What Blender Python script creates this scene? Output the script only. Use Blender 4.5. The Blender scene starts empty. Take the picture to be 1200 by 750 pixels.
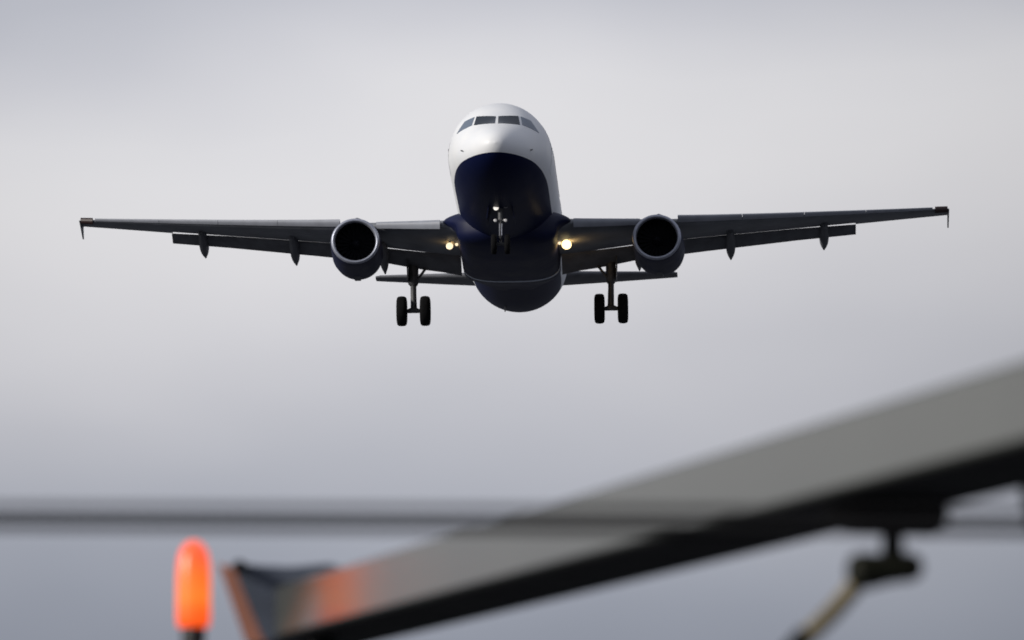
import bpy, bmesh, math, random
import numpy as np
from mathutils import Vector, Matrix
R = math.radians
random.seed(4)
scene = bpy.context.scene
COL = scene.collection

# ------------------------------------------------------------------ camera
EYE = Vector((0, 0, 1.7))
ELEV = R(8.2)
FPX = 9054.4                       # focal length in pixels of the 1200 px wide frame
cam_d = bpy.data.cameras.new('camera')
cam = bpy.data.objects.new('camera', cam_d)
COL.objects.link(cam)
cam.location = EYE
cam.rotation_euler = (math.pi/2 + ELEV, 0, 0)
cam_d.sensor_width = 36
cam_d.lens = FPX*36/1200
cam_d.clip_start = .5
cam_d.clip_end = 40000
cam_d.dof.use_dof = True
cam_d.dof.focus_distance = 140
cam_d.dof.aperture_fstop = 7.8
scene.camera = cam

# ------------------------------------------------------------------ sky and sun
SUN_EL, SUN_AZ = R(21), R(-116)    # azimuth measured from +Y (the view) towards +X: left and behind
world = bpy.data.worlds.new('World')
scene.world = world
world.use_nodes = True
nt = world.node_tree
nt.nodes.clear()
def N(tree, kind, **kw):
    n = tree.nodes.new(kind)
    for k, v in kw.items(): setattr(n, k, v)
    return n
out = N(nt, 'ShaderNodeOutputWorld')
sky = N(nt, 'ShaderNodeTexSky', sky_type='NISHITA', sun_disc=False)
sky.sun_elevation = SUN_EL
sky.sun_rotation = SUN_AZ
bg_sky = N(nt, 'ShaderNodeBackground'); bg_sky.inputs[1].default_value = .07
nt.links.new(sky.outputs[0], bg_sky.inputs[0])
tc = N(nt, 'ShaderNodeTexCoord')
sep = N(nt, 'ShaderNodeSeparateXYZ'); nt.links.new(tc.outputs['Generated'], sep.inputs[0])
# soft billows bend the layers of the overcast
mp = N(nt, 'ShaderNodeMapping'); mp.inputs['Scale'].default_value = (1, 1, 2.2)
nt.links.new(tc.outputs['Generated'], mp.inputs[0])
nz = N(nt, 'ShaderNodeTexNoise'); nz.inputs['Scale'].default_value = 9; nz.inputs['Detail'].default_value = 3
nz.inputs['Roughness'].default_value = .45
nt.links.new(mp.outputs[0], nz.inputs[0])
def math_(op, a, b):
    m = N(nt, 'ShaderNodeMath', operation=op)
    for i, v in enumerate((a, b)):
        if isinstance(v, (int, float)): m.inputs[i].default_value = v
        else: nt.links.new(v, m.inputs[i])
    return m.outputs[0]
nz_c = math_('SUBTRACT', nz.outputs[0], .5)
bend = math_('MULTIPLY', nz_c, .036)
tilt = math_('MULTIPLY', sep.outputs[0], .06)       # the layer leans: darker lower to the right
h = math_('ADD', math_('SUBTRACT', sep.outputs[2], tilt), bend)
ramp = N(nt, 'ShaderNodeValToRGB')
nt.links.new(h, ramp.inputs[0])
def lin(c): return tuple(((v/255+.055)/1.055)**2.4 if v > 10 else v/255/12.92 for v in c) + (1,)
stops = [(0.0, (84, 90, 102)), (.085, (120, 125, 139)), (.104, (151, 155, 168)), (.118, (169, 172, 183)), (.133, (196, 196, 203)), (.145, (213, 212, 217)),
         (.158, (230, 228, 230)), (.168, (228, 227, 230)), (.176, (208, 208, 215)), (.184, (193, 195, 204)), (.23, (172, 174, 186)), (.5, (170, 174, 188)), (1.0, (190, 193, 204))]
els = ramp.color_ramp.elements
while len(els) > 1: els.remove(els[-1])
for i, (p, c) in enumerate(stops):
    e = els[0] if i == 0 else els.new(p)
    e.position = p; e.color = lin(c)
ramp.color_ramp.interpolation = 'B_SPLINE'
# finer mottling of the cloud base
nz2 = N(nt, 'ShaderNodeTexNoise'); nz2.inputs['Scale'].default_value = 26; nz2.inputs['Detail'].default_value = 4
nt.links.new(mp.outputs[0], nz2.inputs[0])
fine = math_('ADD', math_('MULTIPLY', math_('SUBTRACT', nz2.outputs[0], .5), .05), 1.0)
side = math_('POWER', math_('ADD', sep.outputs[0], .016), 2.0)          # the bright break in the cloud lies left of the approach line
side = math_('MAXIMUM', math_('DIVIDE', 1.0, math_('ADD', 1.0, math_('MULTIPLY', side, 27.0))), .78)
fine = math_('MULTIPLY', fine, side)
bg_c = N(nt, 'ShaderNodeBackground')
nt.links.new(ramp.outputs[0], bg_c.inputs[0]); nt.links.new(fine, bg_c.inputs[1])
mix = N(nt, 'ShaderNodeMixShader'); mix.inputs[0].default_value = .94
nt.links.new(bg_sky.outputs[0], mix.inputs[1]); nt.links.new(bg_c.outputs[0], mix.inputs[2])
nt.links.new(mix.outputs[0], out.inputs[0])

sun_d = bpy.data.lights.new('sun', 'SUN')
sun_d.energy = 3.3
sun_d.angle = R(10)
sun_d.color = (1, .95, .88)
sun = bpy.data.objects.new('sun', sun_d); COL.objects.link(sun)
sd = Vector((math.sin(SUN_AZ)*math.cos(SUN_EL), math.cos(SUN_AZ)*math.cos(SUN_EL), math.sin(SUN_EL)))
sun.rotation_euler = (-sd).to_track_quat('-Z', 'Y').to_euler()
sun.location = (0, 0, 80)

scene.view_settings.view_transform = 'Standard'
scene.view_settings.look = 'None'
scene.view_settings.gamma = 1
scene.view_settings.exposure = 0
scene.cycles.max_bounces = 8

# ------------------------------------------------------------------ helpers
CR = cam.rotation_euler.to_matrix()
def ray(px, py): return (CR @ Vector(((px-600)/FPX, (375-py)/FPX, -1)))       # one metre of depth
def at(px, py, d): return EYE + ray(px, py)*d

def mat(name, col, rough=.5, metal=0, spec=.5, noise=0, nscale=3, coat=0, emit=None, estr=0, bump=0):
    m = bpy.data.materials.new(name); m.use_nodes = True
    t = m.node_tree; b = t.nodes['Principled BSDF']
    b.inputs['Base Color'].default_value = (*col, 1)
    b.inputs['Roughness'].default_value = rough
    b.inputs['Metallic'].default_value = metal
    b.inputs['Specular IOR Level'].default_value = spec
    b.inputs['Coat Weight'].default_value = coat
    b.inputs['Coat Roughness'].default_value = .08
    if emit:
        b.inputs['Emission Color'].default_value = (*emit, 1); b.inputs['Emission Strength'].default_value = estr
    if noise or bump:
        c = N(t, 'ShaderNodeTexCoord'); n = N(t, 'ShaderNodeTexNoise')
        n.inputs['Scale'].default_value = nscale; n.inputs['Detail'].default_value = 5
        t.links.new(c.outputs['Object'], n.inputs[0])
        if noise:
            r = N(t, 'ShaderNodeValToRGB')
            r.color_ramp.elements[0].position = .3; r.color_ramp.elements[1].position = .72
            r.color_ramp.elements[0].color = (*[v*(1-noise) for v in col], 1)
            r.color_ramp.elements[1].color = (*[min(1, v*(1+noise)) for v in col], 1)
            t.links.new(n.outputs[0], r.inputs[0]); t.links.new(r.outputs[0], b.inputs['Base Color'])
            mr = N(t, 'ShaderNodeMapRange')
            mr.inputs['To Min'].default_value = rough*.8; mr.inputs['To Max'].default_value = min(1, rough*1.25)
            t.links.new(n.outputs[0], mr.inputs[0]); t.links.new(mr.outputs[0], b.inputs['Roughness'])
        if bump:
            bp = N(t, 'ShaderNodeBump'); bp.inputs['Strength'].default_value = bump
            t.links.new(n.outputs[0], bp.inputs['Height']); t.links.new(bp.outputs[0], b.inputs['Normal'])
    return m

NAVY = (.0045, .0075, .036)
M = dict(
    navy=mat('navy paint', NAVY, .5, spec=.2, noise=.25, nscale=1.5),
    wing=mat('wing grey paint', (.17, .18, .20), .5, spec=.2, noise=.2, nscale=1.2),
    slat=mat('slat bare grey', (.25, .265, .305), .5, spec=.35, noise=.1, nscale=2),
    flap=mat('flap grey paint', (.13, .135, .15), .55, spec=.15, noise=.2, nscale=2),
    lip=mat('polished inlet lip', (.36, .38, .45), .42, .6, noise=.1, nscale=4),
    duct=mat('inlet duct lining', (.008, .008, .012), .8, spec=.05),
    fan=mat('fan titanium', (.012, .013, .018), .6, .2, spec=.2),
    spin=mat('spinner grey', (.010, .011, .016), .7, spec=.1),
    spiral=mat('spinner white mark', (.5, .5, .5), .5),
    hot=mat('exhaust metal', (.12, .11, .10), .4, .8, noise=.3),
    rubber=mat('tyre rubber', (.007, .007, .008), .9, spec=.1, noise=.3, nscale=9),
    hub=mat('wheel hub metal', (.16, .16, .17), .5, .5, noise=.2),
    gear=mat('gear leg grey paint', (.07, .072, .078), .5, noise=.3, nscale=6),
    chrome=mat('chromed oleo', (.6, .6, .63), .2, .9),
    steel=mat('lamp bezel', (.35, .35, .36), .35, .8),
    glass=mat('cockpit glass', (.012, .018, .028), .12, spec=.2),
    sideglass=mat('cockpit side glass', (.12, .155, .21), .15, spec=.6),  # paler base colour paints in the sky glare on the side panes
    cabin=mat('cabin window glass', (.02, .025, .035), .12, spec=.5),
    lampw=mat('lit landing lamp', (.8, .6, .3), .4, emit=(1, .76, .36), estr=2.6),
    lampd=mat('lit inboard lamp', (.8, .7, .5), .4, emit=(1, .80, .52), estr=1.2),
    taxi=mat('lit taxi lamp', (1, 1, .95), .2, emit=(1, .93, .84), estr=.9),
    turn=mat('turn-off lamp', (.5, .5, .52), .2, emit=(.9, .85, .8), estr=.12),
    beacon_red=mat('dark red wing tip glass', (.02, .007, .007), .5),
    edge_highlight=mat('belly edge highlight', (.55, .62, .72), .4),  # pale colour paints the highlight on the belly edge
    fin=mat('fin paint', (.02, .03, .10), .35),
    beam=mat('grey glossy beam paint', (.060, .064, .053), .15, spec=.40, noise=.14, nscale=2.2),
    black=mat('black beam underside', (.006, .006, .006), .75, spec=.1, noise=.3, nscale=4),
    slate=mat('slate blue end plate', (.075, .09, .125), .6, noise=.25, nscale=7),
    orange=mat('orange lamp reflection', (.36, .15, .10), .7, noise=.35, nscale=8),  # painted colour for the lamp's reflection on the beam end
    brown=mat('weathered brass rod', (.16, .125, .055), .55, .3, noise=.3, nscale=14),
    cable=mat('dark cable sheath', (.008, .008, .009), .8, spec=.1, noise=.2, nscale=30),
    post=mat('black post paint', (.008, .008, .009), .5, noise=.2, nscale=8),
    postg=mat('galvanised post', (.25, .26, .27), .5, .4, noise=.2, nscale=5),
)
# orange lens: glows from a core lower down, paler at the rim
lens = mat('lit orange lens', (.55, .07, .01), .3, emit=(1, .17, .03), estr=1.0)
t = lens.node_tree; b = t.nodes['Principled BSDF']
c = N(t, 'ShaderNodeTexCoord'); s = N(t, 'ShaderNodeSeparateXYZ'); t.links.new(c.outputs['Object'], s.inputs[0])
r = N(t, 'ShaderNodeValToRGB'); t.links.new(s.outputs[2], r.inputs[0])
for i, (p, cc) in enumerate([(0, (.95, .09, .01)), (.03, (1, .12, .012)), (.06, (1, .21, .022)), (.11, (1, .16, .02)), (.15, (1, .10, .03)), (.172, (.9, .12, .06))]):
    e = r.color_ramp.elements[i] if i < 2 else r.color_ramp.elements.new(p)
    e.position = p; e.color = (*cc, 1)
t.links.new(r.outputs[0], b.inputs['Emission Color'])
M['lens'] = lens
# fuselage: white above, navy belly, along a level line
fz = mat('fuselage white over navy', (.78, .79, .80), .42, spec=.3)
t = fz.node_tree; b = t.nodes['Principled BSDF']
c = N(t, 'ShaderNodeTexCoord'); s = N(t, 'ShaderNodeSeparateXYZ'); t.links.new(c.outputs['Object'], s.inputs[0])
g = N(t, 'ShaderNodeMath', operation='GREATER_THAN'); g.inputs[1].default_value = -.96
t.links.new(s.outputs[2], g.inputs[0])
n = N(t, 'ShaderNodeTexNoise'); n.inputs['Scale'].default_value = 1.3; n.inputs['Detail'].default_value = 6
t.links.new(c.outputs['Object'], n.inputs[0])
wr = N(t, 'ShaderNodeValToRGB'); wr.color_ramp.elements[0].position = .3; wr.color_ramp.elements[1].position = .7
wr.color_ramp.elements[0].color = (.75, .77, .80, 1); wr.color_ramp.elements[1].color = (.80, .81, .82, 1)
t.links.new(n.outputs[0], wr.inputs[0])
mx = N(t, 'ShaderNodeMix', data_type='RGBA')
mx.inputs['A'].default_value = (*NAVY, 1)
t.links.new(g.outputs[0], mx.inputs['Factor']); t.links.new(wr.outputs[0], mx.inputs['B'])
t.links.new(mx.outputs['Result'], b.inputs['Base Color'])
sm = N(t, 'ShaderNodeMapRange'); sm.inputs['To Min'].default_value = .06; sm.inputs['To Max'].default_value = .3
t.links.new(g.outputs[0], sm.inputs[0]); t.links.new(sm.outputs[0], b.inputs['Specular IOR Level'])
M['fuselage'] = fz

def link_mesh(name, v, f, m, parent=None, smooth=True, sharp=35):
    me = bpy.data.meshes.new(name)
    me.from_pydata([tuple(p) for p in v], [], f)
    bm = bmesh.new(); bm.from_mesh(me)
    bmesh.ops.remove_doubles(bm, verts=bm.verts, dist=1e-5)
    bmesh.ops.recalc_face_normals(bm, faces=bm.faces)
    bm.to_mesh(me); bm.free()
    if smooth:
        for p in me.polygons: p.use_smooth = True
        me.set_sharp_from_angle(angle=R(sharp))
    mats = m if isinstance(m, (list, tuple)) else [m]
    for k in mats: me.materials.append(k)
    o = bpy.data.objects.new(name, me); COL.objects.link(o)
    if parent is not None: o.parent = parent
    return o

class MB:
    """collects shapes of ONE part"""
    def __init__(s): s.v = []; s.f = []
    def add(s, v, f):
        k = len(s.v); s.v += [Vector(p) for p in v]; s.f += [tuple(i+k for i in q) for q in f]; return s
    def loft(s, rings, cap=True, closed=True):
        n = len(rings[0]); v = [p for r_ in rings for p in r_]; f = []
        for i in range(len(rings)-1):
            for j in range(n if closed else n-1):
                a, b_ = i*n+j, i*n+(j+1) % n
                f.append((a, b_, b_+n, a+n))
        if cap: f += [tuple(range(n)), tuple(range((len(rings)-1)*n, len(rings)*n))]
        return s.add(v, f)
    def tube(s, pts, rad, n=14):
        pts = [Vector(p) for p in pts]
        rad = rad if isinstance(rad, (list, tuple)) else [rad]*len(pts)
        rings = []; up = None
        for i, p in enumerate(pts):
            d = (pts[min(i+1, len(pts)-1)]-pts[max(i-1, 0)]).normalized()
            if up is None: up = d.orthogonal().normalized()
            u = (up - d*up.dot(d)).normalized(); up = u; w = d.cross(u)
            rings.append([p+u*math.cos(2*math.pi*k/n)*rad[i]+w*math.sin(2*math.pi*k/n)*rad[i] for k in range(n)])
        return s.loft(rings)
    def lathe(s, prof, origin, axis, n=40, cap=True):
        """prof: (distance along the axis, radius)"""
        o = Vector(origin); d = Vector(axis).normalized(); u = d.orthogonal().normalized(); w = d.cross(u)
        return s.loft([[o+d*a+(u*math.cos(2*math.pi*k/n)+w*math.sin(2*math.pi*k/n))*r_ for k in range(n)] for a, r_ in prof], cap)
    def prism(s, poly, vec):
        vec = Vector(vec); a = [Vector(p) for p in poly]
        return s.loft([a, [p+vec for p in a]])
    def box(s, c, sx, sy, sz, rot=None):
        v = [Vector((x*sx/2, y*sy/2, z*sz/2)) for x in (-1, 1) for y in (-1, 1) for z in (-1, 1)]
        if rot: v = [rot @ p for p in v]
        return s.add([p+Vector(c) for p in v], [(0, 1, 3, 2), (4, 6, 7, 5), (0, 4, 5, 1), (2, 3, 7, 6), (0, 2, 6, 4), (1, 5, 7, 3)])
    def build(s, name, m, parent=None, bevel=0, **kw):
        o = link_mesh(name, s.v, s.f, m, parent, **kw)
        if bevel:
            md = o.modifiers.new('bevel', 'BEVEL'); md.width = bevel; md.segments = 2; md.limit_method = 'ANGLE'
        return o

def tag(o, label=None, cat=None, group=None, kind=None):
    if label: o['label'] = label
    if cat: o['category'] = cat
    if group: o['group'] = group
    if kind: o['kind'] = kind
    return o
def empty(name, loc=(0, 0, 0), parent=None):
    o = bpy.data.objects.new(name, None); COL.objects.link(o); o.location = loc; o.empty_display_size = .5
    if parent is not None: o.parent = parent
    return o

def pchip(xs, ys):
    xs = np.array(xs, float); ys = np.array(ys, float); hh = np.diff(xs); d = np.diff(ys)/hh
    m = np.zeros(len(xs)); m[0] = d[0]; m[-1] = d[-1]
    for i in range(1, len(xs)-1):
        if d[i-1]*d[i] > 0:
            w1 = 2*hh[i]+hh[i-1]; w2 = hh[i]+2*hh[i-1]; m[i] = (w1+w2)/(w1/d[i-1]+w2/d[i])
    def f(x):
        i = int(np.clip(np.searchsorted(xs, x)-1, 0, len(hh)-1)); u = (x-xs[i])/hh[i]
        return float(ys[i]*(1+2*u)*(1-u)**2+m[i]*hh[i]*u*(1-u)**2+ys[i+1]*u*u*(3-2*u)+m[i+1]*hh[i]*u*u*(u-1))
    return f

# ------------------------------------------------------------------ ground (below the frame, it carries the posts and shades the belly)
gm = bpy.data.materials.new('airfield tarmac'); gm.use_nodes = True
t = gm.node_tree; b = t.nodes['Principled BSDF']; b.inputs['Roughness'].default_value = .95
c = N(t, 'ShaderNodeTexCoord'); n1 = N(t, 'ShaderNodeTexNoise'); n1.inputs['Scale'].default_value = .06; n1.inputs['Detail'].default_value = 9
t.links.new(c.outputs['Object'], n1.inputs[0])
rr = N(t, 'ShaderNodeValToRGB'); rr.color_ramp.elements[0].color = (.046, .050, .060, 1); rr.color_ramp.elements[1].color = (.082, .087, .099, 1)
rr.color_ramp.elements[0].position = .35; rr.color_ramp.elements[1].position = .7
t.links.new(n1.outputs[0], rr.inputs[0]); t.links.new(rr.outputs[0], b.inputs['Base Color'])
gv, gf = [], []
gx = [-15000, -3000, -600, -120, -40, -12, 0, 12, 40, 120, 600, 3000, 15000]
for j, y in enumerate(gx):
    for i, x in enumerate(gx):
        gv.append((x, y, 0 if max(abs(x), abs(y)) < 100 else -.3*random.random()))
for j in range(12):
    for i in range(12): gf.append((j*13+i, j*13+i+1, (j+1)*13+i+1, (j+1)*13+i))
tag(link_mesh('ground', gv, gf, gm), kind='structure')

# ------------------------------------------------------------------ the airliner (X aft from the nose, Y to the picture's left, Z up)
A, YAW, ROLL, DIST = R(11.0), R(1.9), R(.378), 300.0
def rx(a): return Matrix(((1, 0, 0), (0, math.cos(a), -math.sin(a)), (0, math.sin(a), math.cos(a))))
B = Matrix(((0, -1, 0), (0, 0, 1), (1, 0, 0)))
Ry = Matrix(((math.cos(YAW), 0, math.sin(YAW)), (0, 1, 0), (-math.sin(YAW), 0, math.cos(YAW))))
Rz = Matrix(((math.cos(ROLL), -math.sin(ROLL), 0), (math.sin(ROLL), math.cos(ROLL), 0), (0, 0, 1)))
CF = CR @ Matrix(((1, 0, 0), (0, 1, 0), (0, 0, -1)))
ROT = CF @ Rz @ rx(A) @ Ry @ B
pivot = at(599.01, 257.7, DIST)
plane = empty('airliner')
plane.matrix_world = Matrix.Translation(pivot - ROT @ Vector((17, 0, 0))) @ ROT.to_4x4()
tag(plane, 'white and navy twin engine passenger jet on final approach with landing gear down', 'airplane')

ST = [(0, -.62, -.64, .02), (.04, -.47, -.78, .19), (.12, -.33, -.93, .34), (.4, -.08, -1.2, .66), (.9, .2, -1.45, 1.0), (1.5, .48, -1.64, 1.28), (2.1, .84, -1.77, 1.49),
      (2.7, 1.25, -1.87, 1.64), (3.4, 1.57, -1.95, 1.77), (4.4, 1.82, -2.01, 1.88), (5.5, 1.97, -2.05, 1.95), (7, 2.05, -2.07, 1.975), (9, 2.07, -2.07, 1.975),
      (23.5, 2.07, -2.07, 1.975), (25.5, 2.07, -1.95, 1.96), (28, 2.06, -1.50, 1.84), (31, 2.0, -.80, 1.50), (34, 1.86, -.02, 1.0), (36.3, 1.66, .58, .55),
      (37.3, 1.48, .88, .3), (37.57, 1.38, 1.0, .18)]
fzt, fzb, fw = (pchip([q[0] for q in ST], [q[k] for q in ST]) for k in (1, 2, 3))
def fus_pt(x, th, off=0):
    zt, zb, w = fzt(x), fzb(x), fw(x)
    return Vector((x, (w+off)*math.cos(th), (zt+zb)/2+((zt-zb)/2+off)*math.sin(th)))
def fus_in(p):
    x = max(p[0], .001); zt, zb, w = fzt(x), fzb(x), fw(x)
    return ((p[2]-(zt+zb)/2)/((zt-zb)/2))**2+(p[1]/w)**2-1
xs = sorted(set([0, .01, .03, .06, .1, .16, .24, .34, .46, .6] + [round(.75+.22*i, 3) for i in range(28)] + [7+.8*i for i in range(39)] + [37.4, 37.57]))
xs = [x for x in xs if x <= 37.57]
fus = MB().loft([[fus_pt(x, 2*math.pi*k/72) for k in range(72)] for x in xs]).build('fuselage', M['fuselage'], plane, sharp=60)
apu = MB().lathe([(0, .13), (.25, .12), (.25, .09), (.05, .09)], (37.5, 0, 1.19), (1, 0, .35), 20).build('exhaust_pipe', M['hot'], fus)

def front_hit(y, z):
    """first point of the nose surface met going aft at this y, z"""
    lo, hi = 0.0, 6.5
    for _ in range(40):
        m_ = (lo+hi)/2
        if fus_in((m_, y, z)) < 0: hi = m_
        else: lo = m_
    return Vector((hi, y, z))
def pane(quad, off=.012):
    """a pane bent to the nose: corners (y, z) in order top-in, top-out, bottom-out, bottom-in"""
    q = [Vector((a, b_, 0)) for a, b_ in quad]; n_ = 8; outer, inner = [], []
    for j in range(n_+1):
        for i in range(n_+1):
            u, w = i/n_, j/n_
            p = (q[0]*(1-u)+q[1]*u)*(1-w)+(q[3]*(1-u)+q[2]*u)*w
            s_ = front_hit(p.x, p.y); e = .01
            g_ = Vector((fus_in(s_+Vector((e, 0, 0)))-fus_in(s_-Vector((e, 0, 0))), fus_in(s_+Vector((0, e, 0)))-fus_in(s_-Vector((0, e, 0))), fus_in(s_+Vector((0, 0, e)))-fus_in(s_-Vector((0, 0, e))))).normalized()
            outer.append(s_+g_*off); inner.append(s_-g_*.02)
    k = n_+1; f = []
    for j in range(n_):
        for i in range(n_):
            a = j*k+i; f += [(a, a+1, a+k+1, a+k), tuple(x+k*k for x in (a, a+k, a+k+1, a+1))]
    edge = [i for i in range(k)] + [j*k+n_ for j in range(1, k)] + [n_*k+i for i in range(n_-1, -1, -1)] + [j*k for j in range(n_-1, 0, -1)]
    for i in range(len(edge)):
        a, b_ = edge[i], edge[(i+1) % len(edge)]; f.append((a, b_, b_+k*k, a+k*k))
    return MB().add(outer+inner, f)
for sy in (1, -1):
    for nm, quad in (('windshield', [(.045, .80), (.77, .885), (.85, .425), (.06, .36)]),
                     ('side_window', [(.85, .875), (1.22, .775), (1.52, .30), (.93, .44)])):
        pane([(y*sy, z) for y, z in quad]).build(nm, M['glass' if nm == 'windshield' else 'sideglass'], fus)
# cabin windows: two rows, shared mesh
rim = [Vector((math.cos(a)*.115, 0, math.sin(a)*.165)) for a in [2*math.pi*k/16 for k in range(16)]]
wm = MB().loft([[p+Vector((0, -.01, 0)) for p in rim], [p+Vector((0, .012, 0)) for p in rim]])
win = None
for sy in (1, -1):
    for i in range(40):
        x = 7.1+i*.533
        if i in (14, 15): continue
        if win is None: o = win = wm.build('cabin_window', M['cabin'], fus)
        else: o = win.copy(); COL.objects.link(o); o.parent = fus
        o.location = (x, sy*(fw(x)*math.sqrt(1-(.42/2.07)**2)), .42)
        o.rotation_euler = (sy*R(10), 0, 0)
def door(x, sy, w_, h_):
    ring = []
    v, f = [], []
    for j in range(9):
        for i in range(3):
            th = math.asin((-.62+h_*j/8)/2.07); th = th if sy > 0 else math.pi-th
            v.append(fus_pt(x+w_*i/2, th, .008))
    for j in range(8):
        for i in range(2): f.append((j*3+i, j*3+i+1, j*3+i+4, j*3+i+3))
    d = MB().add(v, f).build('cabin_door', M['door'], fus)
    MB().box(fus_pt(x+w_*.3, math.asin(.3/2.07) if sy > 0 else math.pi-math.asin(.3/2.07), .01), .18, .03, .05).build('handle', M['steel'], d)
M['door'] = mat('door white paint', (.70, .72, .75), .35)
for sy in (1, -1):
    door(5.0, sy, .82, 1.85); door(29.3, sy, .78, 1.8) if False else None
# small probes on the nose sides
for sy in (1, -1):
    for (yy, zz) in ((1.25, -.62),):
        p = front_hit(yy*sy, zz)
        MB().tube([p, p+Vector((-.03, .06*sy, 0)), p+Vector((-.16, .065*sy, 0))], [.03, .022, .012], 8).build('air_data_probe', M['hub'], fus)
MB().prism([(6.6, -.02, -2.05), (7.0, -.02, -2.05), (6.95, -.02, -2.38), (6.75, -.02, -2.38)], (0, .04, 0)).build('blade_antenna', M['flap'], fus)
MB().prism([(24.3, .5, -1.9), (24.7, .5, -1.9), (24.65, .5, -2.14), (24.5, .5, -2.14)], (0, .04, 0)).build('blade_antenna', M['flap'], fus)

# belly fairing with the broad wing root shoulders
BF = [(10.1, .2, -1.75, -1.35), (10.6, 1.25, -2.10, -1.0), (11.2, 2.05, -2.26, -.76), (12.0, 2.65, -2.36, -.62), (13.2, 2.78, -2.43, -.55), (15.5, 2.45, -2.43, -.58),
      (17.4, 2.12, -2.38, -.85), (18.6, 1.75, -2.24, -1.15), (19.8, 1.3, -2.10, -1.45), (20.8, .8, -2.04, -1.75)]
bw, bb, bt = (pchip([q[0] for q in BF], [q[k] for q in BF]) for k in (1, 2, 3))
def bf_ring(x):
    zc = (bb(x)+bt(x))/2; hh = (bt(x)-bb(x))/2; ring = []; slim = min(1, max(.66, 1.9/max(bw(x), .01)))
    for k in range(56):
        a = 2*math.pi*k/56; ca, sa = math.cos(a), math.sin(a); e = .78 if sa > 0 else .66
        z_ = zc+hh*math.copysign(abs(sa)**e, sa); q_ = min(1, max(0, (-.95-z_)/.65)); q_ = q_*q_*(3-2*q_)
        ring.append(Vector((x, (1-(1-slim)*q_)*bw(x)*math.copysign(abs(ca)**e, ca), zc+hh*math.copysign(abs(sa)**e, sa))))
    return ring
fair = MB().loft([bf_ring(10.1+10.7*i/48) for i in range(49)]).build('belly_fairing', M['navy'], plane, sharp=60)
# transverse panel edge where the fairing starts to taper, its highlight painted as a pale strip
def under(x, off):
    return [p+Vector((0, 0, -off)) for p in bf_ring(x) if p.z < -1.75]
edge_highlight = MB()
ra, rb = under(17.15, .022), under(17.33, .022)
ra2, rb2 = under(17.15, -.03), under(17.33, -.03)
k_ = min(len(ra), len(rb))
edge_highlight.loft([[ra[i], rb[i], rb2[i], ra2[i]] for i in range(k_)])
edge_highlight.build('edge_highlight_strip', M['edge_highlight'], fair)

# wings
def airfoil(n, t_, cam_, xc=1.0):
    """closed section, upper from the trailing end to the nose, then lower; cut off at xc"""
    def th(x): return 5*t_*(.2969*math.sqrt(x)-.126*x-.3516*x*x+.2843*x**3-.1036*x**4)
    def cl(x): return cam_*4*x*(1-x)
    up, lo = [], []
    for i in range(n+1):
        x = xc*(1-math.cos(math.pi*i/n))/2
        up.append((x, cl(x)+th(x))); lo.append((x, cl(x)-th(x)))
    return up[::-1] + lo[1:]
WS = [(1.6, 11.55, 6.7, -1.32, .13, .4), (3.0, 12.35, 5.75, -1.16, .13, .4), (6.4, 14.15, 3.98, -.75, .115, -.2), (9.5, 15.75, 3.18, -.34, .11, -.9), (13.1, 17.6, 2.35, .17, .105, -1.6), (17.0, 19.6, 1.45, .74, .10, -2.4)]
wl, wc, wz, wt, wi = (pchip([q[0] for q in WS], [q[k] for q in WS]) for k in (1, 2, 3, 4, 5))
def place(pts, y, sy, chord, le, z, inc):
    a = R(inc); o = []
    for (u, w) in pts:
        px, pz = u*chord, w*chord
        o.append(Vector((le+px*math.cos(a)+pz*math.sin(a), sy*y, z-px*math.sin(a)+pz*math.cos(a))))
    return o
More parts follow.
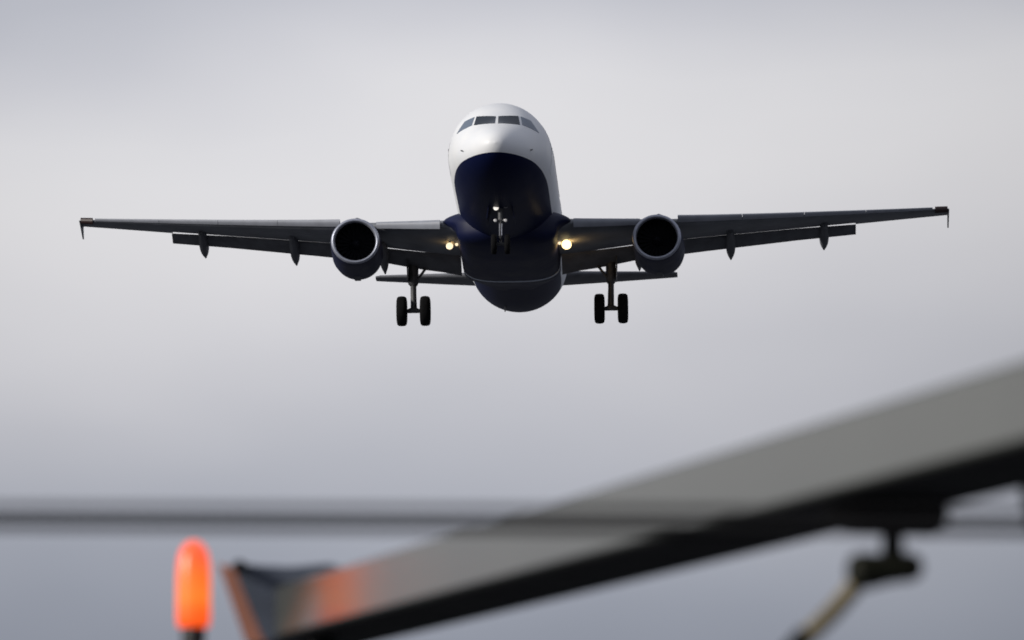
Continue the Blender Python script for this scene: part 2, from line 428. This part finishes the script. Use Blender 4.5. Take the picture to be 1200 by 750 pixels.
def wing(sy):
    rings = []
    for y in [1.6, 2.3, 3, 4, 5, 6, 6.4, 7.5, 9, 10.5, 12, 13.38]:
        rings.append(place(airfoil(22, wt(y), .012, .76 if y < 6.4 else .80), y, sy, wc(y), wl(y), wz(y), wi(y)))
    for y in [13.4, 14, 15, 16, 16.7, 17.0]:
        rings.append(place(airfoil(22, wt(y), .012, 1), y, sy, wc(y), wl(y), wz(y), wi(y)))
    w = MB().loft(rings).build('wing', M['wing'], plane)
    # slats: the front shell of the wing let out forward and down
    for y0, y1 in ((2.55, 5.05), (6.5, 8.97), (8.985, 11.37), (11.385, 13.77), (13.785, 16.4)):
        rings = []
        for i in range(5):
            y = y0+(y1-y0)*i/4; c_ = wc(y); k = .155 if y > 6 else .072
            front = airfoil(26, wt(y)*1.08, .012, 1)
            shell = [(u, z_) for u, z_ in front if u < k and (z_ > 0 or u < k*.55)]
            back = [(u*.88+.022, z_*.55) for u, z_ in shell[::-1]]
            sec = []
            for u, z_ in shell+back:                       # rotate nose down about the slat's rear upper edge
                du, dz = u-k, z_-.05; a = R(-24)
                sec.append((k+du*math.cos(a)-dz*math.sin(a)-.055, .05+du*math.sin(a)*-1*-1+dz*math.cos(a)-.022))
            rings.append(place(sec, y, sy, c_, wl(y), wz(y), wi(y)))
        MB().loft(rings).build('slat', M['slat'], w)
    # flaps let down behind the wing
    def flap(y0, y1, ang):
        rings = []
        for i in range(7):
            y = y0+(y1-y0)*i/6; c_ = wc(y); fc = .24+.04*(y-6.4)/7 if y > 6.4 else .20
            base = place([(.80 if y > 6.4 else .765, -.020)], y, sy, c_, wl(y), wz(y), wi(y))[0]
            rings.append(place(airfoil(14, .15, .03), y, sy, c_*fc, base.x-.02, base.z-(.005+.05*max(0, (y-11)/2.4) if y > 6.4 else .042*min(1, max(0, (y-2.7)/.8))), ang))
        MB().loft(rings).build('flap', M['flap'], w)
    flap(1.95, 6.3, 27); flap(6.45, 13.4, 26)
    # canoe fairings over the flap tracks, drooped with the flaps
    for y, ln, dp in ((4.95, 2.8, .62), (8.5, 3.0, .44), (12.15, 2.6, .42)):
        c_ = wc(y); p0 = place([(.40, -.045)], y, sy, c_, wl(y), wz(y), wi(y))[0]
        pts, rad = [], []
        for i in range(15):
            u = i/14
            pts.append(p0+Vector((ln*u, 0, -.10*u-dp*max(0, u-.38)**1.25*1.75)))
            rad.append(.02+.20*math.sin(math.pi*min(1, u*.62+.12))**.8*(1 if u < .62 else max(.12, 1-((u-.62)/.38)**2.6)))
        rings = []
        for p, r_ in zip(pts, rad):
            rings.append([p+Vector((0, .86*r_*math.cos(2*math.pi*k/16), 1.25*r_*math.sin(2*math.pi*k/16))) for k in range(16)])
        MB().loft(rings).build('flap_track_fairing', M['flap'], w)
    # tip fence: a thin swept plate above and below the tip
    y = 17.01; x0, z0 = wl(y), wz(y)
    prof = [(x0-.02, z0), (x0+.7, z0+.16), (x0+1.55, z0+.36), (x0+1.75, z0+.34), (x0+1.55, z0), (x0+1.72, z0-.40), (x0+1.58, z0-.40), (x0+.65, z0-.14)]
    MB().prism([(a, sy*y, b_) for a, b_ in prof], (0, sy*.05, 0)).build('wingtip_fence', M['wing'], w, bevel=.01)
    y = 16.6
    MB().loft([place([(u*.3-.02, z_*1.05) for u, z_ in airfoil(12, .16, 0)], yy, sy, wc(yy), wl(yy)-.05, wz(yy), -2) for yy in (16.5, 16.75, 16.99)]).build('navigation_light', M['beacon_red'], w)
    return w
wings = {sy: wing(sy) for sy in (1, -1)}

# landing lamps let down under the wing roots
def landing_lamp(sy, bright):
    p = Vector((13.2, sy*2.24, -1.78)); S = 1.15 if bright else .82; d = Vector((-1, 0, -.12))
    o = MB().lathe([(.22, .06*S), (.14, .15*S), (.02, .175*S), (0, .17*S)], p, d*-1*-1*-1, 24).build('landing_light', M['steel'], wings[sy])
    MB().lathe([(0, .165*S), (.03, .145*S), (.05, .07*S), (.055, .005)], p+d.normalized()*.002, d, 24).build('lamp', M['lampw' if bright else 'lampd'], o)
    q = p+Vector((.02, sy*-.27, .06))
    MB().lathe([(0, .06), (.02, .05), (.03, .005)], q, d, 16).build('lamp', M['lampd'], o)
    MB().tube([p+Vector((.1, 0, .02)), p+Vector((.16, 0, .45))], .05, 10).build('arm', M['gear'], o)
    ld = bpy.data.lights.new('landing_glow', 'POINT'); ld.energy = 30 if bright else 6; ld.color = (1, .62, .22); ld.shadow_soft_size = .12; ld.specular_factor = 0  # added light behind the housing, imitates the lamp's bloom on the wing
    lo = bpy.data.objects.new('landing_glow', ld); COL.objects.link(lo); lo.parent = o; lo.location = p+Vector((.34, sy*.02, .02))
landing_lamp(1, False); landing_lamp(-1, True)

# engines
def engine(sy):
    e = empty('engine', (10.75, sy*5.73, -2.03), plane)
    e.rotation_euler = (0, R(-1.5), R(1.2)*sy); e.scale = (1, 1, .95)
    X = Vector((1, 0, 0))
    outer = [(.10, .925), (.22, .942), (.5, .958), (1.0, .968), (2.0, .975), (3.0, .975), (3.7, .915), (4.2, .79), (4.5, .68)]
    inner = [(4.5, .65), (3.9, .66), (3.7, .3)]
    MB().lathe(outer+inner, (0, 0, 0), X, 56, cap=False).build('nacelle', M['navy'], e, sharp=50)
    lip = [(.10, .926), (.045, .905), (.012, .875), (0, .845), (.012, .815), (.05, .79), (.12, .775), (.2, .77)]
    MB().lathe(lip, (0, 0, 0), X, 56, cap=False).build('inlet_lip', M['lip'], e, sharp=80)
    MB().lathe([(.2, .77), (.5, .775), (.85, .80), (1.02, .81), (1.02, .2)], (0, 0, 0), X, 56, cap=False).build('inlet_duct', M['duct'], e, sharp=50)
    fb = MB()
    for k in range(22):
        a = 2*math.pi*k/22; u = Vector((0, math.cos(a), math.sin(a))); w = Vector((0, -math.sin(a), math.cos(a)))
        rr_ = []
        for r_, ch, tw in ((.22, .15, 30), (.5, .19, 48), (.795, .20, 62)):
            d = Vector((math.cos(R(tw)), 0, 0))+w*math.sin(R(tw)); n_ = d.cross(u).normalized()
            cc = Vector((.86, 0, 0))+u*r_
            rr_.append([cc-d*ch/2, cc+n_*.012, cc+d*ch/2, cc-n_*.012])
        fb.loft(rr_)
    fan = fb.build('fan', M['fan'], e, sharp=30)
    sp = MB().lathe([(0, .01), (.06, .06), (.2, .14), (.36, .20), (.42, .22)], (.44, 0, 0), X, 28).build('spinner', M['spin'], fan)
    # pylon
    pr = []
    for x, zb, zt, hw in ((1.5, .96, .99, .03), (1.9, .93, 1.10, .14), (2.3, .80, 1.30, .20), (3.6, .60, 1.15, .20), (5.0, .45, .95, .15), (6.0, .55, .75, .04)):
        pr.append([Vector((x, -hw, zb)), Vector((x, hw, zb)), Vector((x, hw, zt)), Vector((x, 0, zt+hw*.4)), Vector((x, -hw, zt))])
    MB().loft(pr).build('pylon', M['flap'], e)
    MB().lathe([(0, .45), (.6, .36), (.95, .30), (.95, .2)], (3.7, 0, 0), X, 32).build('exhaust_cone', M['hot'], e)
    MB().prism([(2.5, -.12, -.93), (3.4, -.12, -.90), (3.2, -.12, -1.05), (2.8, -.12, -1.05)], (0, .24, 0)).build('drain_mast', M['flap'], e)
for sy in (1, -1): engine(sy)

# tailplane and fin
for sy in (1, -1):
    rings = []
    for y, le, ch, z in ((.3, 31.9, 4.0, .88), (1.2, 32.45, 3.45, .97), (3.5, 33.75, 2.5, 1.21), (6.0, 35.15, 1.45, 1.48), (6.22, 35.4, 1.15, 1.50)):
        rings.append(place(airfoil(16, .115, -.006), y, sy, ch, le, z, -2.5))
    MB().loft(rings).build('tailplane', M['flap'], plane)
rings = []
for z, le, ch in ((1.6, 29.3, 6.6), (2.2, 30.2, 5.7), (5.0, 32.75, 3.8), (7.35, 34.85, 2.1), (7.45, 35.1, 1.8)):
    rings.append([Vector((le+u*ch, w*ch, z)) for u, w in airfoil(16, .11, 0)])
MB().loft(rings).build('tail_fin', M['fin'], plane)

# landing gear
def wheel(parent, c_, rad, wid, n=36):
    """a tyre with a hub, axle along Y"""
    k = rad; h2 = wid/2
    o = MB().lathe([(-h2*.55, k*.52), (-h2*.92, k*.60), (-h2, k*.74), (-h2*.9, k*.9), (-h2*.62, k*.98), (-h2*.2, k), (h2*.2, k), (h2*.62, k*.98), (h2*.9, k*.9), (h2, k*.74), (h2*.92, k*.60), (h2*.55, k*.52)],
                   c_, (0, 1, 0), n).build('wheel', M['rubber'], parent, sharp=40)
    hb = MB()
    hb.lathe([(-h2*.62, .03), (-h2*.66, k*.2), (-h2*.58, k*.3), (-h2*.7, k*.5), (h2*.7, k*.5), (h2*.58, k*.3), (h2*.66, k*.2), (h2*.62, .03)], c_, (0, 1, 0), 24)
    hb.build('hub', M['hub'], o)
    return o
def main_gear(sy):
    g_ = empty('main_landing_gear', (17.71, sy*3.84, -3.42), plane)
    V = Vector
    MB().tube([(0, 0, 2.3), (0, 0, 2.0), (0, 0, 1.10), (0, 0, 1.0)], [.2, .20, .195, .15], 20).build('upper_strut', M['gear'], g_)
    MB().tube([(0, 0, 1.1), (0, 0, .12)], [.115, .115], 18).build('oleo', M['gear'], g_)
    MB().tube([(0, -.30, 0), (0, -.2, 0), (0, 0, .06), (0, .2, 0), (0, .30, 0)], [.075, .085, .14, .085, .075], 16).build('axle', M['gear'], g_)
    for s_ in (1, -1): wheel(g_, (0, s_*.455, 0), .585, .40)
    MB().tube([(-.05, -sy*.1, 1.15), (-.1, -sy*.55, 1.75), (-.12, -sy*.95, 2.2)], [.05, .055, .05], 12).build('side_brace', M['gear'], g_)
    MB().tube([(.1, 0, 1.1), (.42, 0, .72)], [.05, .04], 10).tube([(.42, 0, .72), (.08, 0, .1)], [.04, .05], 10).build('torque_link', M['gear'], g_)
    MB().prism([(-.45, sy*.19, 1.15), (.5, sy*.19, 1.15), (.6, sy*.24, 2.25), (-.55, sy*.24, 2.25)], (0, sy*.03, 0)).build('gear_door', M['gear'], g_)
    MB().tube([(-.14, -sy*.07, 1.2), (-.12, -sy*.1, .6), (-.08, -sy*.12, .05)], .02, 8).build('hose', M['rubber'], g_)
for sy in (1, -1): main_gear(sy)

ng = empty('nose_landing_gear', (5.07, 0, -3.40), plane)
MB().tube([(.05, 0, 1.75), (.03, 0, .85), (.03, 0, .8)], [.10, .095, .085], 16).build('upper_strut', M['gear'], ng)
MB().tube([(.02, 0, .85), (0, 0, .05)], [.058, .058], 16).build('oleo', M['chrome'], ng)
MB().tube([(0, -.22, 0), (0, 0, .03), (0, .22, 0)], [.05, .075, .05], 12).build('axle', M['gear'], ng)
for s_ in (1, -1): wheel(ng, (0, s_*.25, 0), .38, .21)
MB().tube([(.1, 0, 1.0), (.9, 0, 1.75)], [.045, .045], 10).build('drag_brace', M['gear'], ng)
MB().tube([(-.08, 0, .8), (-.3, 0, .45), (-.06, 0, .1)], [.035, .03, .035], 8).build('torque_link', M['gear'], ng)
for s_ in (1, -1):
    MB().prism([(-.1, s_*.42, 1.5), (1.3, s_*.42, 1.5), (1.25, s_*.5, .98), (-.05, s_*.5, .98)], (0, s_*.03, 0)).build('gear_door', M['navy'], ng)
def lamp(parent, p, rad, m):
    o = MB().lathe([(.11, rad*.5), (.05, rad*.95), (0, rad*1.12), (-.005, rad)], p, (1, 0, .1), 20).build('lamp_housing', M['steel'], parent)
    MB().lathe([(0, rad*.96), (-.02, rad*.8), (-.03, .004)], p, (1, 0, .1), 20).build('lamp', m, o)
lamp(ng, Vector((-.14, .16, 1.36)), .105, M['taxi'])
lamp(ng, Vector((-.16, .14, 1.53)), .085, M['taxi'])
lamp(ng, Vector((-.14, -.20, 1.42)), .07, M['hub'])
lamp(ng, Vector((-.12, .19, .88)), .06, M['turn'])
lamp(ng, Vector((-.12, -.19, .88)), .06, M['turn'])
MB().tube([(-.07, -.2, .88), (-.05, 0, .92), (-.07, .2, .88)], .025, 8).build('lamp_bracket', M['gear'], ng)

# ------------------------------------------------------------------ the tilted beam, close by and out of focus
DL, DR = 15.0, 10.0
a0, a1 = at(440, 716, DL), at(1200, 517, DR)          # lower edge of the grey face
b0, b1 = at(440, 652, DL), at(1200, 419, DR)          # upper edge
u = (a1-a0).normalized()
nrm = Vector((u.y, -u.x, 0)).normalized()
if nrm.dot(EYE-a0) < 0: nrm = -nrm                    # faces the camera
hgt = ((b0-a0).length+(b1-a1).length)/2
upv = Vector((0, 0, 1)); upv = (upv-u*upv.dot(u)).normalized()
def hit_plane(px, py, p0, n_):
    d = ray(px, py); k = (p0-EYE).dot(n_)/d.dot(n_); return EYE+d*k
nb = u.cross(nrm).normalized()
far = [hit_plane(x, y, a0, nb) for x, y in ((640, 707), (840, 653), (1200, 566))]
wid = sum(-(p-a0).dot(nrm) for p in far)/3
L = (a1-a0).length
print('beam: length', L, 'height', hgt, 'width', wid, [-(p-a0).dot(nrm) for p in far], 'z', a0.z, a1.z)
lp = hit_plane(322, 747, a0, nrm)                     # where the face ends on the left
s0 = (lp-a0).dot(u); s1 = L+1.9
def bp(s_, up_, back): return a0+u*s_+upv*up_-nrm*back
beam = empty('tilted_beam', bp(s0, 0, wid/2))
tag(beam, 'thick grey beam with a black underside sloping up to the right, out of focus', 'beam')
def bm_part(name, v_f, m, par=beam, bevel=0, **kw):
    v_f.v = [p-beam.location for p in v_f.v]
    return v_f.build(name, m, par, bevel=bevel, **kw)
bm_part('face_panel', MB().prism([bp(s0, 0, 0), bp(s0, hgt, 0), bp(s0, hgt, wid*.92), bp(s0, 0, wid*.92)], u*(s1-s0)), M['beam'], bevel=.006)
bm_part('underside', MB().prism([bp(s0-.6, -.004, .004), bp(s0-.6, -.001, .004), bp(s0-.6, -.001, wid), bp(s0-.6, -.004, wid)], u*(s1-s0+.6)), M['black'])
# end plate: slate wedge closing the left end, with the lamp's orange reflection painted along its edge
de = (lp-EYE).length*1.0
def ep(px, py): return at(px, py, de+.02)
poly = [ep(270, 659), ep(300, 662), ep(340, 664), ep(385, 660), ep(405, 666), ep(395, 700), ep(342, 752), ep(306, 752)]
endp = bm_part('end_plate', MB().prism(poly, Vector((.02, .06, 0))), M['slate'], bevel=.003)
bm_part('lamp_reflection', MB().prism([ep(255, 660), ep(275, 665), ep(312, 754), ep(288, 754)], Vector((.012, .05, 0))), M['orange'], endp, bevel=.002)
bm_part('bolt', MB().lathe([(-.02, .008), (-.012, .014), (.012, .014), (.02, .008)], at(281, 664, de), (0, 1, .1), 18), M['black'], endp)
# hanger under the beam: block, stem, knob, rod
def at_b(px, py, back):                               # on an upright plane inside the beam
    return hit_plane(px, py, a0-nrm*back, nrm)
dm = (at_b(1045, 610, wid*.55)-EYE).length
dd = Vector((0, .10, 0))
def hp(px, py, k=0): return at(px, py, dm-.05+k)
M['bracket'] = mat('olive black bracket', (.012, .013, .008), .6, spec=.2, noise=.4, nscale=20)
br = bm_part('hanger_block', MB().prism([hp(960, 610), hp(1000, 619), hp(1100, 621), hp(1111, 612), hp(1113, 585), hp(1130, 560), hp(1010, 560)], dd), M['black'], bevel=.004)
bm_part('stem', MB().tube([hp(1046, 600, .05), hp(1046, 625, .05), hp(1046, 662, .05)], [.021, .0155, .017], 16), M['black'], br)
kn = MB().lathe([(-.058, .008), (-.053, .021), (-.042, .028), (-.022, .027), (0, .023), (.02, .0215), (.036, .022), (.049, .017), (.055, .007)], hp(1038, 667, .05), (1, .1, .10), 24)
knb = bm_part('knob', kn, M['bracket'], br)
bm_part('rod', MB().tube([hp(1004, 672, .05), hp(1000, 690, .05), hp(975, 718, .05), hp(925, 766, .05), hp(860, 850, .05)], [.0135, .0135, .0135, .0135, .0135], 14), M['brown'], knb)
bm_part('collar', MB().tube([hp(946, 742, .05), hp(922, 768, .05)], [.015, .015], 14), M['black'], knb)
bm_part('hanger_block', MB().prism([hp(1200, 560), hp(1206, 590), hp(1212, 622), hp(1330, 628), hp(1330, 540), hp(1194, 552)], dd), M['black'], bevel=.004)
# what carries it, below the frame
pt = bp(s0+.15, -.006, wid*.35)
bm_part('support_post', MB().tube([(pt.x, pt.y, 0), (pt.x, pt.y, pt.z-.12)], .05, 18).tube([(pt.x, pt.y, pt.z-.12), pt], [.05, .03], 18), M['post'])
pt = bp(s1-.25, -.006, wid*.5)
bm_part('support_post', MB().tube([(pt.x, pt.y, 0), (pt.x, pt.y, pt.z-.12)], .05, 18).tube([(pt.x, pt.y, pt.z-.12), pt], [.05, .03], 18), M['post'])

# ------------------------------------------------------------------ orange lamp on its black post
LAMP_D = 16.36
lt = at(227, 684, LAMP_D)
top_h = 103/FPX*LAMP_D
base_z = lt.z-top_h/2
lmp = empty('obstruction_lamp', (lt.x, lt.y, 0))
tag(lmp, 'glowing orange capsule shaped lamp on a black post beside the beam end', 'lamp')
rad_l = 20/FPX*LAMP_D
prof = [(0, rad_l*.86), (.004, rad_l*.95), (.02, rad_l), (top_h*.55, rad_l), (top_h*.75, rad_l*.95), (top_h*.88, rad_l*.80), (top_h*.96, rad_l*.5), (top_h*.995, rad_l*.18), (top_h, .001)]
o = MB().lathe(prof, (0, 0, 0), (0, 0, 1), 32).build('lens', M['lens'], lmp); o.location = (0, 0, base_z)
MB().lathe([(-.16, .018), (-.12, .02), (-.118, .024), (-.03, .0245), (-.008, .026), (0, .024)], (0, 0, base_z-.001), (0, 0, 1), 28).build('base', M['post'], lmp)
MB().tube([(0, 0, 0), (0, 0, .04), (0, 0, .05), (0, 0, base_z-.155)], [.09, .09, .018, .018], 20).build('post', M['post'], lmp)

# ------------------------------------------------------------------ two thin cables, closer still
def cable(y0, y1, d, rad, label):
    p, q = at(-200, y0-(y1-y0)/6, d), at(1400, y1+(y1-y0)/6, d)
    w = (q-p).normalized(); mid = (p+q)/2
    pts = []
    for i in range(41):
        k = (i-20)/20*14
        pts.append(w*k+Vector((0, 0, .00006*k*k)))
    o = MB().tube(pts, rad, 12).build('cable', M['cable'], None); o.location = mid
    tag(o, label, 'cable', 'cables strung across the view')
cable(597, 602, 8.6, .0047, 'upper and fainter of two thin blurred cables crossing in front of the grey beam')
cable(614, 621, 9.3, .0067, 'lower and darker of two thin blurred cables passing just above the orange lamp')
